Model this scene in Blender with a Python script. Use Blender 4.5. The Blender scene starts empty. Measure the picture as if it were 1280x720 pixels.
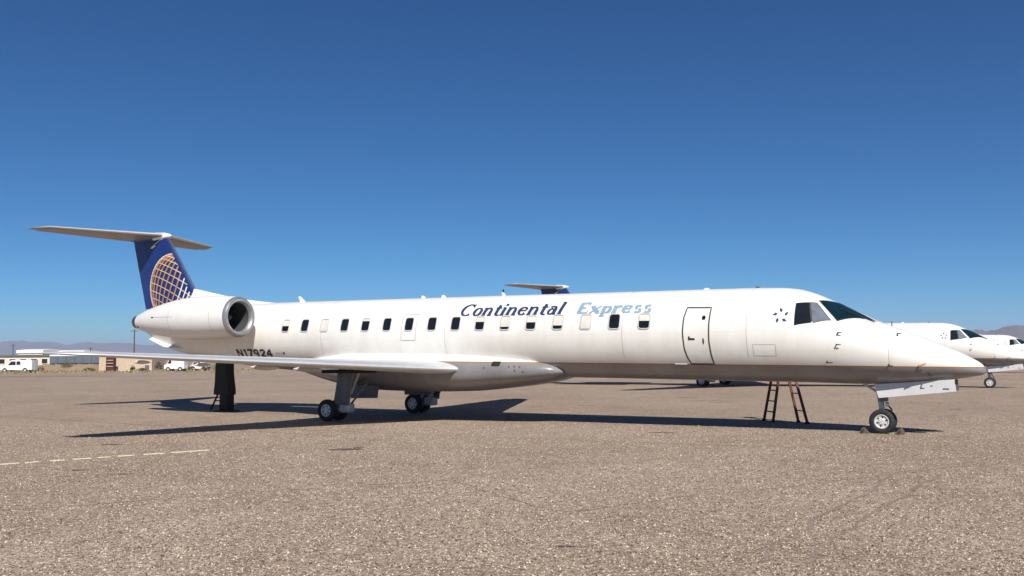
import bpy, math, random
import numpy as np
from mathutils import Vector, Matrix
random.seed(7)
rng = np.random.default_rng(11)
scene = bpy.context.scene
col = scene.collection
R = math.radians

# ------------------------------------------------------------------ camera
CAM = np.array([3.466, -22.402, 1.795]); YAW, PITCH, ROLL, FPX = -0.53337, 0.07488, -0.00832, 1149.0
fw = np.array([math.sin(YAW)*math.cos(PITCH), math.cos(YAW)*math.cos(PITCH), math.sin(PITCH)])
r0 = np.array([math.cos(YAW), -math.sin(YAW), 0.0]); u0 = np.cross(r0, fw)
rt = r0*math.cos(ROLL) + u0*math.sin(ROLL); up = -r0*math.sin(ROLL) + u0*math.cos(ROLL)
cd = bpy.data.cameras.new('camera'); cam = bpy.data.objects.new('camera', cd); col.objects.link(cam)
cd.sensor_fit = 'HORIZONTAL'; cd.sensor_width = 36.0; cd.lens = FPX/1280*36.0
cd.clip_start = 0.1; cd.clip_end = 60000
m = Matrix.Identity(4)
for i in range(3):
    m[i][0], m[i][1], m[i][2], m[i][3] = rt[i], up[i], -fw[i], CAM[i]
cam.matrix_world = m
scene.camera = cam

def ray(px, py): return fw + rt*(px-640)/FPX + up*(360-py)/FPX
def at(px, py, depth):                       # point seen at a pixel of the photo, at a depth in metres
    return CAM + ray(px, py)*depth
def on_ground(px, py):
    d = ray(px, py); return CAM + d*(-CAM[2]/d[2])

# ------------------------------------------------------------------ sky, sun, exposure
SUN = Vector((0.72, -0.78, 1.0)).normalized()
el = math.asin(SUN.z); az = math.atan2(SUN.x, SUN.y)
w = bpy.data.worlds.new('World'); scene.world = w; w.use_nodes = True
nt = w.node_tree; nt.nodes.clear()
sky = nt.nodes.new('ShaderNodeTexSky'); sky.sky_type = 'NISHITA'; sky.sun_disc = False
sky.sun_elevation = el; sky.sun_rotation = az; sky.altitude = 6000; sky.air_density = 1.0; sky.dust_density = 0.1; sky.ozone_density = 10.0
bg = nt.nodes.new('ShaderNodeBackground'); bg.inputs['Strength'].default_value = 0.08
wo = nt.nodes.new('ShaderNodeOutputWorld')
# colour response of the phone camera, the same over the whole sky: k * value ** g per channel
sp = nt.nodes.new('ShaderNodeSeparateColor'); cb = nt.nodes.new('ShaderNodeCombineColor'); nt.links.new(sky.outputs[0], sp.inputs[0])
for ch, (k_, g_, top_) in enumerate(((.33, 1.80, 8.0), (.76, 1.27, 8.5), (.955, 1.0, 9.5))):
    mn = nt.nodes.new('ShaderNodeMath'); mn.operation = 'MINIMUM'; mn.inputs[1].default_value = top_
    pw = nt.nodes.new('ShaderNodeMath'); pw.operation = 'POWER'; pw.inputs[1].default_value = g_
    ml = nt.nodes.new('ShaderNodeMath'); ml.operation = 'MULTIPLY'; ml.inputs[1].default_value = k_
    nt.links.new(sp.outputs[ch], mn.inputs[0]); nt.links.new(mn.outputs[0], pw.inputs[0]); nt.links.new(pw.outputs[0], ml.inputs[0]); nt.links.new(ml.outputs[0], cb.inputs[ch])
nt.links.new(cb.outputs[0], bg.inputs['Color'])
nt.links.new(bg.outputs[0], wo.inputs['Surface'])
sl = bpy.data.lights.new('sun', 'SUN'); sl.energy = 5.0; sl.angle = R(0.53); sl.color = (1.0, 0.945, 0.86)
so = bpy.data.objects.new('sun', sl); col.objects.link(so)
so.rotation_euler = SUN.to_track_quat('Z', 'Y').to_euler(); so.location = (20, -30, 40)
vs = scene.view_settings
vs.view_transform = 'Standard'; vs.look = 'None'; vs.exposure = 0.32; vs.gamma = 1.0; vs.use_curve_mapping = False
scene.cycles.max_bounces = 6; scene.cycles.diffuse_bounces = 3; scene.cycles.glossy_bounces = 3
scene.cycles.volume_bounces = 0; scene.cycles.use_denoising = True

# ------------------------------------------------------------------ materials
class NB:
    def __init__(s, name):
        s.m = bpy.data.materials.new(name); s.m.use_nodes = True
        s.t = s.m.node_tree; s.t.nodes.clear()
        s.out = s.n('ShaderNodeOutputMaterial'); s.p = s.n('ShaderNodeBsdfPrincipled')
        s.l(s.p.outputs[0], s.out.inputs['Surface'])
        s.tc = s.n('ShaderNodeTexCoord')
    def n(s, t, **k):
        nd = s.t.nodes.new(t)
        for a, b in k.items(): setattr(nd, a, b)
        return nd
    def l(s, a, b): s.t.links.new(a, b)
    def noise(s, scale, detail=4, rough=.55, vec=None, stretch=None):
        nd = s.n('ShaderNodeTexNoise'); nd.inputs['Scale'].default_value = scale
        nd.inputs['Detail'].default_value = detail; nd.inputs['Roughness'].default_value = rough
        src = vec if vec is not None else s.tc.outputs['Object']
        if stretch:
            mp = s.n('ShaderNodeMapping'); mp.inputs['Scale'].default_value = stretch; s.l(src, mp.inputs['Vector']); src = mp.outputs[0]
        s.l(src, nd.inputs['Vector']); return nd.outputs[0]
    def ramp(s, fac, stops):
        nd = s.n('ShaderNodeValToRGB'); cr = nd.color_ramp
        while len(cr.elements) < len(stops): cr.elements.new(.5)
        for e, (p, c) in zip(cr.elements, stops):
            e.position = p; e.color = (*c, 1) if len(c) == 3 else c
        s.l(fac, nd.inputs[0]); return nd.outputs[0]
    def mix(s, fac, a, b, mode='MIX'):
        nd = s.n('ShaderNodeMix', data_type='RGBA', blend_type=mode)
        for i, v in ((0, fac), (6, a), (7, b)):
            if hasattr(v, 'is_linked'): s.l(v, nd.inputs[i])
            elif i == 0: nd.inputs[0].default_value = v
            else: nd.inputs[i].default_value = (*v, 1)
        return nd.outputs[2]
    def math(s, op, a, b=None):
        nd = s.n('ShaderNodeMath', operation=op)
        for i, v in ((0, a), (1, b)):
            if v is None: continue
            if hasattr(v, 'is_linked'): s.l(v, nd.inputs[i])
            else: nd.inputs[i].default_value = v
        return nd.outputs[0]
    def bump(s, h, strength=.3, dist=.01):
        nd = s.n('ShaderNodeBump'); nd.inputs['Strength'].default_value = strength; nd.inputs['Distance'].default_value = dist
        s.l(h, nd.inputs['Height']); s.l(nd.outputs[0], s.p.inputs['Normal'])
    def set(s, **k):
        for a, b in k.items():
            i = s.p.inputs[a.replace('_', ' ')]
            if hasattr(b, 'is_linked'): s.l(b, i)
            else: i.default_value = (*b, 1) if isinstance(b, tuple) and len(b) == 3 else b
        return s

def simple(name, c, rough=.5, metal=0.0, var=.12, scale=3.0, bump=0.0, coat=0.0):
    b = NB(name)
    f = b.noise(scale)
    lo = tuple(x*(1-var) for x in c); hi = tuple(min(1, x*(1+var)) for x in c)
    b.set(Base_Color=b.ramp(f, [(.3, lo), (.7, hi)]), Roughness=rough, Metallic=metal)
    if coat: b.set(Coat_Weight=coat, Coat_Roughness=.08)
    if bump: b.bump(b.noise(scale*8), bump, .01)
    return b.m

M = {}
def fuselage_paint():
    b = NB('livery_paint')
    sep = b.n('ShaderNodeSeparateXYZ'); b.l(b.tc.outputs['Object'], sep.inputs[0])
    z = b.math('ADD', sep.outputs[2], b.math('MULTIPLY', sep.outputs[0], .0146))
    streak = b.noise(1.0, 5, .6, stretch=(2.2, 2.2, .35))
    fine = b.noise(6.0, 5, .6)
    dirt = b.math('MULTIPLY', b.math('SUBTRACT', streak, .45), .5)
    white = b.mix(b.ramp(streak, [(.42, (0, 0, 0)), (.75, (1, 1, 1))]), (.82, .81, .775), (.74, .725, .68))
    white = b.mix(b.ramp(fine, [(.5, (0, 0, 0)), (.9, (.5, .5, .5))]), white, (.70, .68, .63))
    grey = b.mix(b.ramp(streak, [(.4, (0, 0, 0)), (.7, (1, 1, 1))]), (.24, .23, .24), (.19, .18, .175))
    lower = b.math('LESS_THAN', z, 1.50); line = b.math('LESS_THAN', z, 1.53)
    c = b.mix(line, white, (.30, .17, .07)); c = b.mix(lower, c, grey)
    b.set(Base_Color=c, Roughness=b.ramp(fine, [(.3, (.28,)*3), (.8, (.45,)*3)]), Coat_Weight=.25, Coat_Roughness=.12)
    mpb = b.n('ShaderNodeMapping'); mpb.inputs['Rotation'].default_value = (R(90), 0, 0); b.l(b.tc.outputs['Object'], mpb.inputs['Vector'])
    bk = b.n('ShaderNodeTexBrick'); bk.inputs['Scale'].default_value = 1.0; bk.inputs['Brick Width'].default_value = 1.61; bk.inputs['Row Height'].default_value = .47
    bk.inputs['Mortar Size'].default_value = .006; bk.inputs['Color1'].default_value = (1, 1, 1, 1); bk.inputs['Color2'].default_value = (.955, .95, .94, 1); bk.inputs['Mortar'].default_value = (.90, .895, .885, 1)
    b.l(mpb.outputs[0], bk.inputs['Vector'])
    b.set(Base_Color=b.mix(1.0, c, bk.outputs[0], 'MULTIPLY'))
    # frames and lap joints of the skin: very shallow waviness
    wv = b.n('ShaderNodeTexWave', wave_type='BANDS', bands_direction='X', wave_profile='SIN'); wv.inputs['Scale'].default_value = .63
    b.l(b.tc.outputs['Object'], wv.inputs['Vector'])
    b.bump(wv.outputs[1], .05, .004)
    return b.m
M['livery'] = fuselage_paint()
def white_paint(name, c=(.80, .79, .765), d=(.71, .695, .66), rough=.35):
    b = NB(name); s = b.noise(1.4, 5, .6, stretch=(1, 1, .5)); f = b.noise(9, 4)
    cc = b.mix(b.ramp(s, [(.45, (0, 0, 0)), (.8, (1, 1, 1))]), c, d)
    b.set(Base_Color=cc, Roughness=b.ramp(f, [(.3, (rough*.8,)*3), (.8, (rough*1.3,)*3)]), Coat_Weight=.2, Coat_Roughness=.15)
    return b.m
M['white'] = white_paint('white_paint')
M['frame_grey'] = white_paint('window_frame_paint', (.58, .57, .55), (.48, .47, .45))
M['door_grey'] = white_paint('pale_grey_paint', (.60, .60, .62), (.50, .50, .51))
M['wing_grey'] = white_paint('wing_grey_paint', (.62, .63, .65), (.50, .50, .50), .4)
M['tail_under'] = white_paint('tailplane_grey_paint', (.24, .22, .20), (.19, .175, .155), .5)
M['metal'] = simple('satin_aluminium', (.70, .71, .73), .42, .55, .06)
M['inlet_metal'] = simple('inlet_lip_metal', (.40, .40, .41), .38, .7, .10)
M['dull_metal'] = simple('dull_metal', (.42, .42, .43), .45, .85, .12)
M['duct'] = simple('duct_lining', (.055, .055, .058), .7, .1, .15)
M['hot_metal'] = simple('exhaust_metal', (.20, .19, .19), .45, .8, .2)
M['star_blue'] = simple('star_print', (.015, .025, .08), .4, 0, .2, 5)
M['fin_blue'] = simple('fin_blue_paint', (.008, .030, .165), .35, 0, .15, coat=.15)
M['gold'] = simple('gold_paint', (.42, .22, .11), .45, 0, .2, 5)
M['gold_pale'] = simple('pale_gold_paint', (.62, .46, .32), .45, 0, .15, 5)
M['cream_print'] = simple('cream_print', (.72, .66, .58), .45, 0, .1, 5)
M['navy_print'] = simple('navy_print', (.030, .048, .125), .4, 0, .2, 5)
M['sky_print'] = simple('pale_blue_print', (.25, .36, .47), .4, 0, .12, 5)
M['black_print'] = simple('black_print', (.012, .012, .016), .5, 0, .2)
M['seam'] = simple('seam_dark', (.045, .045, .045), .7, 0, .3)
M['seam_soft'] = simple('seam_grey', (.42, .41, .39), .6, 0, .15)
M['dark'] = simple('dark_cavity', (.012, .012, .013), .8, 0, .2)
M['shade'] = simple('window_shade', (.66, .63, .58), .6, 0, .1)
M['tyre'] = simple('tyre_rubber', (.018, .018, .019), .75, 0, .3, 10, .2)
M['rim'] = simple('wheel_rim', (.66, .66, .66), .4, .25, .12, 12)
M['gear'] = simple('gear_paint', (.50, .51, .53), .45, 0, .2, 6)
M['gear_dark'] = simple('gear_dark_paint', (.13, .135, .15), .5, 0, .25, 6)
M['black'] = simple('black_cover', (.012, .012, .013), .8, 0, .3, 5)
M['ladder'] = simple('ladder_fibreglass', (.10, .02, .012), .6, 0, .2, 6)
M['chock'] = simple('chock_rubber', (.10, .08, .05), .8, 0, .3, 10)
def glass(name, c, rough=.06):
    b = NB(name); f = b.noise(4)
    b.set(Base_Color=b.ramp(f, [(.3, tuple(x*.6 for x in c)), (.7, c)]), Roughness=rough, IOR=1.5, Specular_IOR_Level=.6)
    return b.m
M['glass'] = glass('cabin_glass', (.012, .014, .02))
M['cockpit_glass'] = glass('cockpit_glass', (.006, .026, .034), .05)
M['cockpit_side'] = glass('cockpit_side_glass', (.014, .018, .024), .08)
M['cockpit_reflection'] = glass('cockpit_reflection_glass', (.17, .20, .235), .12)  # front side pane: reflected sky put into the glass as a lighter base colour
M['car_glass'] = glass('vehicle_glass', (.02, .024, .03))

def apron_mat():
    b = NB('apron_asphalt')
    P = b.tc.outputs['Object']
    v = b.n('ShaderNodeTexVoronoi'); v.inputs['Scale'].default_value = 62; b.l(P, v.inputs['Vector'])
    v2 = b.n('ShaderNodeTexVoronoi'); v2.inputs['Scale'].default_value = 24; b.l(P, v2.inputs['Vector'])
    bw = b.n('ShaderNodeRGBToBW'); b.l(v.outputs['Color'], bw.inputs[0])
    bw2 = b.n('ShaderNodeRGBToBW'); b.l(v2.outputs['Color'], bw2.inputs[0])
    chip = b.ramp(bw.outputs[0], [(.10, (.035, .028, .022)), (.30, (.19, .146, .114)), (.50, (.335, .265, .215)), (.70, (.44, .36, .298)), (.90, (.92, .84, .74))])
    chip2 = b.ramp(bw2.outputs[0], [(.18, (.17, .13, .10)), (.40, (.30, .234, .186)), (.60, (.37, .296, .24)), (.85, (.56, .47, .39))])
    v3 = b.n('ShaderNodeTexVoronoi'); v3.inputs['Scale'].default_value = 9.5; b.l(P, v3.inputs['Vector'])
    bw3 = b.n('ShaderNodeRGBToBW'); b.l(v3.outputs['Color'], bw3.inputs[0])
    c = b.mix(.34, chip, chip2)
    c = b.mix(.22, c, b.mix(1.0, c, b.ramp(bw3.outputs[0], [(.2, (.60, .58, .56)), (.5, (1, 1, 1)), (.85, (1.35, 1.33, 1.3))]), 'MULTIPLY'))
    big = b.noise(.13, 7, .66)
    c = b.mix(b.ramp(big, [(.35, (0, 0, 0)), (.68, (1, 1, 1))]), c, b.mix(1.0, c, (.78, .755, .73), 'MULTIPLY'))
    mid = b.noise(.9, 5, .65)
    c = b.mix(b.ramp(mid, [(.42, (0, 0, 0)), (.75, (.8, .8, .8))]), c, b.mix(1.0, c, (.83, .80, .77), 'MULTIPLY'))
    # ochre spills
    och = b.noise(.33, 3, .5)
    c = b.mix(b.ramp(och, [(.68, (0, 0, 0)), (.80, (.45, .45, .45))]), c, b.mix(1.0, c, (1.1, .86, .58), 'MULTIPLY'))
    # tar drips and short dark cracks
    cr = b.noise(1.0, 3, .6, stretch=(.55, 2.6, 1))
    c = b.mix(b.ramp(cr, [(.715, (0, 0, 0)), (.75, (.7, .7, .7))]), c, (.07, .055, .045))
    c = b.mix(1.0, c, (.99, .955, .90), 'MULTIPLY')
    b.set(Base_Color=c, Roughness=.93, Specular_IOR_Level=.25)
    b.bump(v.outputs['Distance'], .55, .012)
    return b.m
M['apron'] = apron_mat()
def dirt_mat(name, a, bb, sc):
    b = NB(name); f = b.noise(sc, 7, .65); g = b.noise(sc*11, 5)
    c = b.mix(b.ramp(f, [(.35, (0, 0, 0)), (.66, (1, 1, 1))]), a, bb)
    c = b.mix(b.ramp(g, [(.5, (0, 0, 0)), (.8, (.6, .6, .6))]), c, tuple(x*.6 for x in a))
    b.set(Base_Color=c, Roughness=.95, Specular_IOR_Level=.2); b.bump(g, .5, .1); return b.m
M['dirt'] = dirt_mat('desert_dirt', (.33, .25, .18), (.26, .215, .14), .05)
M['berm'] = dirt_mat('berm_earth', (.34, .235, .155), (.26, .205, .12), .5)
M['rock'] = dirt_mat('mountain_rock', (.19, .155, .15), (.125, .105, .105), .0016)
def paint_mark():
    b = NB('worn_line_paint'); f = b.noise(14, 5, .65)
    b.set(Base_Color=b.ramp(f, [(.30, (.42, .33, .22)), (.42, (.82, .66, .40)), (.75, (.88, .80, .60))]), Roughness=.85); return b.m
M['mark'] = paint_mark()
M['stucco'] = simple('tan_stucco', (.52, .41, .31), .9, 0, .1, 2, .2)
M['cream_wall'] = simple('cream_wall', (.62, .58, .49), .85, 0, .1, 1)
M['roof_white'] = simple('white_metal_roof', (.78, .79, .80), .5, 0, .05, 1)
M['roof_dark'] = simple('dark_roof', (.12, .115, .12), .8, 0, .2, 1)
M['trailer_blue'] = simple('slate_blue_panel', (.095, .125, .16), .6, 0, .18, 1.2)
M['rust'] = simple('dark_red_rack', (.085, .022, .016), .8, 0, .3, 2)
M['wood'] = simple('pole_wood', (.075, .058, .048), .9, 0, .25, 4)
M['van'] = simple('vehicle_white_paint', (.78, .78, .79), .3, 0, .05, 3, 0, .3)
M['twig'] = simple('shrub_twig', (.10, .075, .045), .9, 0, .3, 8)
def leaf_mat(name, a, b_):
    b = NB(name); f = b.noise(2.6, 4)
    b.set(Base_Color=b.ramp(f, [(.3, a), (.7, b_)]), Roughness=.85, Specular_IOR_Level=.2); return b.m
M['leaf'] = leaf_mat('shrub_leaf', (.055, .06, .022), (.125, .12, .05))
M['grass'] = leaf_mat('dry_grass', (.19, .145, .075), (.34, .27, .16))

# ------------------------------------------------------------------ mesh builder
SHEAR = -.0146                                # the jet stands slightly nose-down on its gear
class MB:
    def __init__(s): s.v = []; s.f = []; s.mi = []
    def add(s, v, f, mi=0):
        o = len(s.v); s.v += [tuple(map(float, p)) for p in v]; s.f += [tuple(i+o for i in q) for q in f]; s.mi += [mi]*len(f); return s
    def loft(s, rings, cap=(True, True), closed=True, mi=0):
        n = len(rings[0]); v = [p for r_ in rings for p in r_]; f = []
        for i in range(len(rings)-1):
            for j in range(n if closed else n-1):
                a = i*n+j; b = i*n+(j+1) % n
                f.append((a, b, b+n, a+n))
        if cap[0]: f.append(tuple(range(n-1, -1, -1)))
        if cap[1]: f.append(tuple(range((len(rings)-1)*n, len(rings)*n)))
        return s.add(v, f, mi)
    def revolve(s, prof, c, axis='x', n=32, cap=(False, False), mi=0):     # prof: (along, radius)
        rings = []
        for a, r_ in prof:
            ring = []
            for k in range(n):
                t = 2*math.pi*k/n; p, q = r_*math.cos(t), r_*math.sin(t)
                if axis == 'x': ring.append((c[0]+a, c[1]+p, c[2]+q))
                elif axis == 'y': ring.append((c[0]+p, c[1]+a, c[2]+q))
                else: ring.append((c[0]+p, c[1]+q, c[2]+a))
            rings.append(ring)
        return s.loft(rings, cap, True, mi)
    def tube(s, a, b, r1, r2=None, n=10, mi=0):
        a = Vector(a); b = Vector(b); d = (b-a).normalized()
        u = d.orthogonal().normalized(); v = d.cross(u); r2 = r1 if r2 is None else r2
        ring = lambda c, r_: [c+(u*math.cos(2*math.pi*k/n)+v*math.sin(2*math.pi*k/n))*r_ for k in range(n)]
        return s.loft([ring(a, r1), ring(b, r2)], (True, True), True, mi)
    def box(s, lo, hi, mi=0, ch=0.0):
        x0, y0, z0 = lo; x1, y1, z1 = hi
        if ch <= 0:
            v = [(x, y, z) for x in (x0, x1) for y in (y0, y1) for z in (z0, z1)]
            return s.add(v, [(0, 1, 3, 2), (4, 6, 7, 5), (0, 4, 5, 1), (2, 3, 7, 6), (0, 2, 6, 4), (1, 5, 7, 3)], mi)
        def ring(z, i):
            return [(x0+i+ch, y0+i, z), (x1-i-ch, y0+i, z), (x1-i, y0+i+ch, z), (x1-i, y1-i-ch, z), (x1-i-ch, y1-i, z), (x0+i+ch, y1-i, z), (x0+i, y1-i-ch, z), (x0+i, y0+i+ch, z)]
        return s.loft([ring(z0, ch*.6), ring(z0+ch, 0), ring(z1-ch, 0), ring(z1, ch*.6)], (True, True), True, mi)
    def build(s, name, mat, parent=None, sheared=False, sharp=35, flip=False, T=None):
        v = s.v
        if T is not None: v = [tuple(T @ Vector(p)) for p in v]
        if sheared: v = [(p[0], p[1], p[2]+SHEAR*p[0]) for p in v]
        me = bpy.data.meshes.new(name)
        me.from_pydata(v, [], s.f)
        for mm in (mat if isinstance(mat, (list, tuple)) else [mat]): me.materials.append(M[mm])
        me.polygons.foreach_set('material_index', s.mi)
        import bmesh
        bm = bmesh.new(); bm.from_mesh(me)
        bmesh.ops.recalc_face_normals(bm, faces=bm.faces)
        bm.to_mesh(me); bm.free()
        me.polygons.foreach_set('use_smooth', [True]*len(me.polygons))
        me.set_sharp_from_angle(angle=R(sharp))
        me.update()
        o = bpy.data.objects.new(name, me); col.objects.link(o)
        if parent is not None: o.parent = parent
        return o

def tag(o, label, cat, group=None):
    o['label'] = label; o['category'] = cat
    if group: o['group'] = group
    return o
def empty(name, loc=(0, 0, 0), rz=0.0):
    o = bpy.data.objects.new(name, None); col.objects.link(o); o.location = loc; o.rotation_euler = (0, 0, rz)
    o.empty_display_size = .3; return o
def structure(o): o['kind'] = 'structure'; return o
def copy_tree(o, parent=None):
    c = o.copy(); col.objects.link(c); c.parent = parent
    for ch in list(o.children): copy_tree(ch, c)
    return c

# ------------------------------------------------------------------ ground, apron, mountains
g = MB(); n = 48
rad = [0, 60, 250, 900, 3000, 8000, 14000]
ring = [[(rr*math.cos(2*math.pi*k/n), rr*math.sin(2*math.pi*k/n), 0) for k in range(n)] for rr in rad[1:]]
g.loft(ring, (True, False)); structure(g.build('ground', 'dirt'))
ax = np.array([-.86, .51]); 
e0 = on_ground(-500, 476); e1 = on_ground(620, 462)
ap = MB(); c4 = [(e0[0], e0[1]), (e1[0]-20, e1[1]+30), (160, 190), (200, -120), (-30, -140), (e0[0]-40, e0[1]-60)]
ap.add([(x, y, .004) for x, y in c4], [tuple(range(len(c4)))])
apron = structure(ap.build('apron', 'apron'))

# worn dashed line on the apron
a_, b_ = on_ground(-30, 582.5), on_ground(262, 563)
dl = np.linalg.norm(b_-a_); d_ = (b_-a_)/dl; nn = np.array([-d_[1], d_[0], 0])
pxs = [(0, 24), (31, 48), (62, 81), (91, 114), (122, 138), (147, 167), (179, 205), (214, 262)]
for i, (p0, p1) in enumerate(pxs):
    f0 = on_ground(p0, 581-18*p0/262); f1 = on_ground(p1, 581-18*p1/262)
    mb = MB(); k = 7; L = []; Rr = []
    for j in range(k):
        c = f0+(f1-f0)*j/(k-1); wv = .085+.03*random.random()
        L.append((*(c+nn*wv)[:2], .008)); Rr.append((*(c-nn*wv*.9)[:2], .008))
    mb.loft([L, Rr], (False, False), False); mb.build('paint_dash', 'mark', apron)

# old tar and oil marks on the apron
M['tar'] = simple('tar_stain', (.085, .066, .052), .9, 0, .35, 3)
def stain(px, py, lx, ly, sd):
    rg = random.Random(sd); c = on_ground(px, py); cr_ = np.array([rt[0], rt[1], 0]); cf = np.array([-rt[1], rt[0], 0]); mb = MB(); pts = []
    for k in range(18):
        a = 2*math.pi*k/18; q = rg.uniform(.55, 1.1); p = c+cr_*math.cos(a)*lx*q+cf*math.sin(a)*ly*q; pts.append((p[0], p[1], .0075+sd*.0001))
    mb.add(pts, [tuple(range(18))]); mb.build('tar_stain', 'tar', apron)
for k, q in enumerate(((432, 562, .34, .22), (448, 560, .12, .16), (826, 541, .34, .10), (668, 508, .5, .10), (733, 507, .4, .12), (770, 509, .5, .08), (858, 497, .6, .10), (880, 501, 1.1, .10), (905, 503, .8, .08),
                       (640, 505, .5, .08), (140, 556, .3, .12), (95, 588, .25, .06), (322, 490, .5, .25), (1195, 512, .35, .08), (1190, 520, .2, .06), (706, 684, .10, .05), (150, 593, .3, .03), (60, 471, 13, .9), (30, 470.3, 12, .7), (540, 488, .6, .1))):
    stain(*q, k)

# sealed cracks wandering over the apron
M['seal'] = simple('crack_sealer', (.225, .172, .135), .85, 0, .2, 3)
for k, (p0, p1, wd) in enumerate((((-20, 640), (560, 600), .018), ((700, 640), (1300, 575), .02), ((960, 700), (1120, 590), .03), ((1010, 705), (1165, 592), .03), ((300, 535), (1000, 560), .02), ((560, 600), (700, 640), .018), ((-10, 520), (420, 545), .03))):
    a, b = on_ground(*p0), on_ground(*p1); d = (b-a)/np.linalg.norm(b-a); nr = np.array([-d[1], d[0], 0]); L, Q = [], []; rg = random.Random(k+50); off = 0
    for j in range(41):
        off += rg.uniform(-.05, .05); off *= .93; c = a+(b-a)*j/40+nr*off; w2 = wd*rg.uniform(.5, 1.2); zz = .0062+k*.0002
        L.append((c[0]+nr[0]*w2, c[1]+nr[1]*w2, zz)); Q.append((c[0]-nr[0]*w2, c[1]-nr[1]*w2, zz))
    MB().loft([L, Q], (False, False), False).build('sealed_crack', 'seal', apron)

# loose chippings lying on the near apron
M['chip_light'] = simple('pale_chip', (.55, .465, .385), .9, 0, .25, 40)
M['chip_tan'] = simple('tan_chip', (.31, .235, .18), .9, 0, .3, 40)
M['chip_dark'] = simple('dark_chip', (.060, .048, .040), .9, 0, .4, 40)
def gravel(N):
    rg = np.random.default_rng(5)
    u = rg.uniform(-120, 1400, N); q = rg.uniform(0, 1, N); d = 6.6*(26/6.6)**q               # depth, thinning out with distance
    X = CAM[0]+d*(fw[0]+rt[0]*(u-640)/FPX)/math.hypot(fw[0], fw[1]); Y = CAM[1]+d*(fw[1]+rt[1]*(u-640)/FPX)/math.hypot(fw[0], fw[1])
    keep = ~((np.abs(Y+.17) < .6) & (np.abs(X) < .8)); X, Y, d = X[keep], Y[keep], d[keep]; N = len(X)
    r_ = np.clip(rg.lognormal(-5.06, .38, N), .004, .017)*(1+.02*d); a = rg.uniform(0, 6.28, N)
    base = np.array([[1, 0, -.3], [.25, .9, -.3], [-.9, .45, -.3], [-.7, -.7, -.3], [.35, -.85, -.3], [.1, .1, .75]])
    V = np.empty((N, 6, 3)); jit = rg.uniform(.7, 1.25, (N, 6))
    c, s_ = np.cos(a)[:, None], np.sin(a)[:, None]
    bx, by, bz = base[:, 0]*jit, base[:, 1]*jit, base[:, 2]*jit
    V[:, :, 0] = X[:, None]+r_[:, None]*(bx*c-by*s_); V[:, :, 1] = Y[:, None]+r_[:, None]*(bx*s_+by*c); V[:, :, 2] = .006+r_[:, None]*bz*.9
    F = np.array([[0, 1, 5], [1, 2, 5], [2, 3, 5], [3, 4, 5], [4, 0, 5]]); FF = (F[None]+(np.arange(N)*6)[:, None, None]).reshape(-1, 3)
    me = bpy.data.meshes.new('loose_gravel'); me.from_pydata(V.reshape(-1, 3).tolist(), [], FF.tolist())
    for k in ('chip_light', 'chip_tan', 'chip_dark'): me.materials.append(M[k])
    me.polygons.foreach_set('material_index', np.repeat(rg.choice(3, N, p=(.33, .30, .37)), 5).astype(np.int32)); me.update()
    o = bpy.data.objects.new('loose_gravel', me); col.objects.link(o); o['kind'] = 'stuff'; o['label'] = 'loose stone chippings over the near asphalt'; o['category'] = 'gravel'
gravel(70000)

def ridge(name, px0, px1, dist, prof, seed, depth=2600):
    rg = np.random.default_rng(seed); N = 150; rows = 12
    ph = rg.uniform(0, 6.28, 12)
    mb = MB(); rings = []
    for j in range(rows):
        t = j/(rows-1)
        ringp = []
        for i in range(N):
            s = i/(N-1); px = px0+(px1-px0)*s
            d = ray(px, 446.0); d = np.array([d[0], d[1]]); d /= np.linalg.norm(d)
            hz = prof(px)*dist/FPX
            env = math.sin(math.pi*min(1, t*1.0))**.8 if 0 < t < 1 else 0
            nz = sum(math.sin(s*(7+11*k)+ph[k]+t*(2+k*1.7))/(k+1.5) for k in range(8))*.12
            nz += rg.normal(0, .035)
            dd = dist+depth*(t-.45)
            z = max(-.5, hz*env*(1+nz)) if 0 < t < 1 else -.5
            ringp.append((CAM[0]+d[0]*dd, CAM[1]+d[1]*dd, z))
        rings.append(ringp)
    mb.loft(rings, (False, False), False)
    return structure(mb.build(name, 'rock', sharp=60))
def profL(px): return 20.5+2.2*math.sin(px*.021+1)+1.3*math.sin(px*.057)+.8*math.sin(px*.13)
ridge('hills', -700, 640, 9200, profL, 3)
ridge('near_hills', 1080, 1900, 4300, lambda px: 27+2.5*math.sin(px*.03)+1.5*math.sin(px*.11), 5, 1500)

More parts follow.
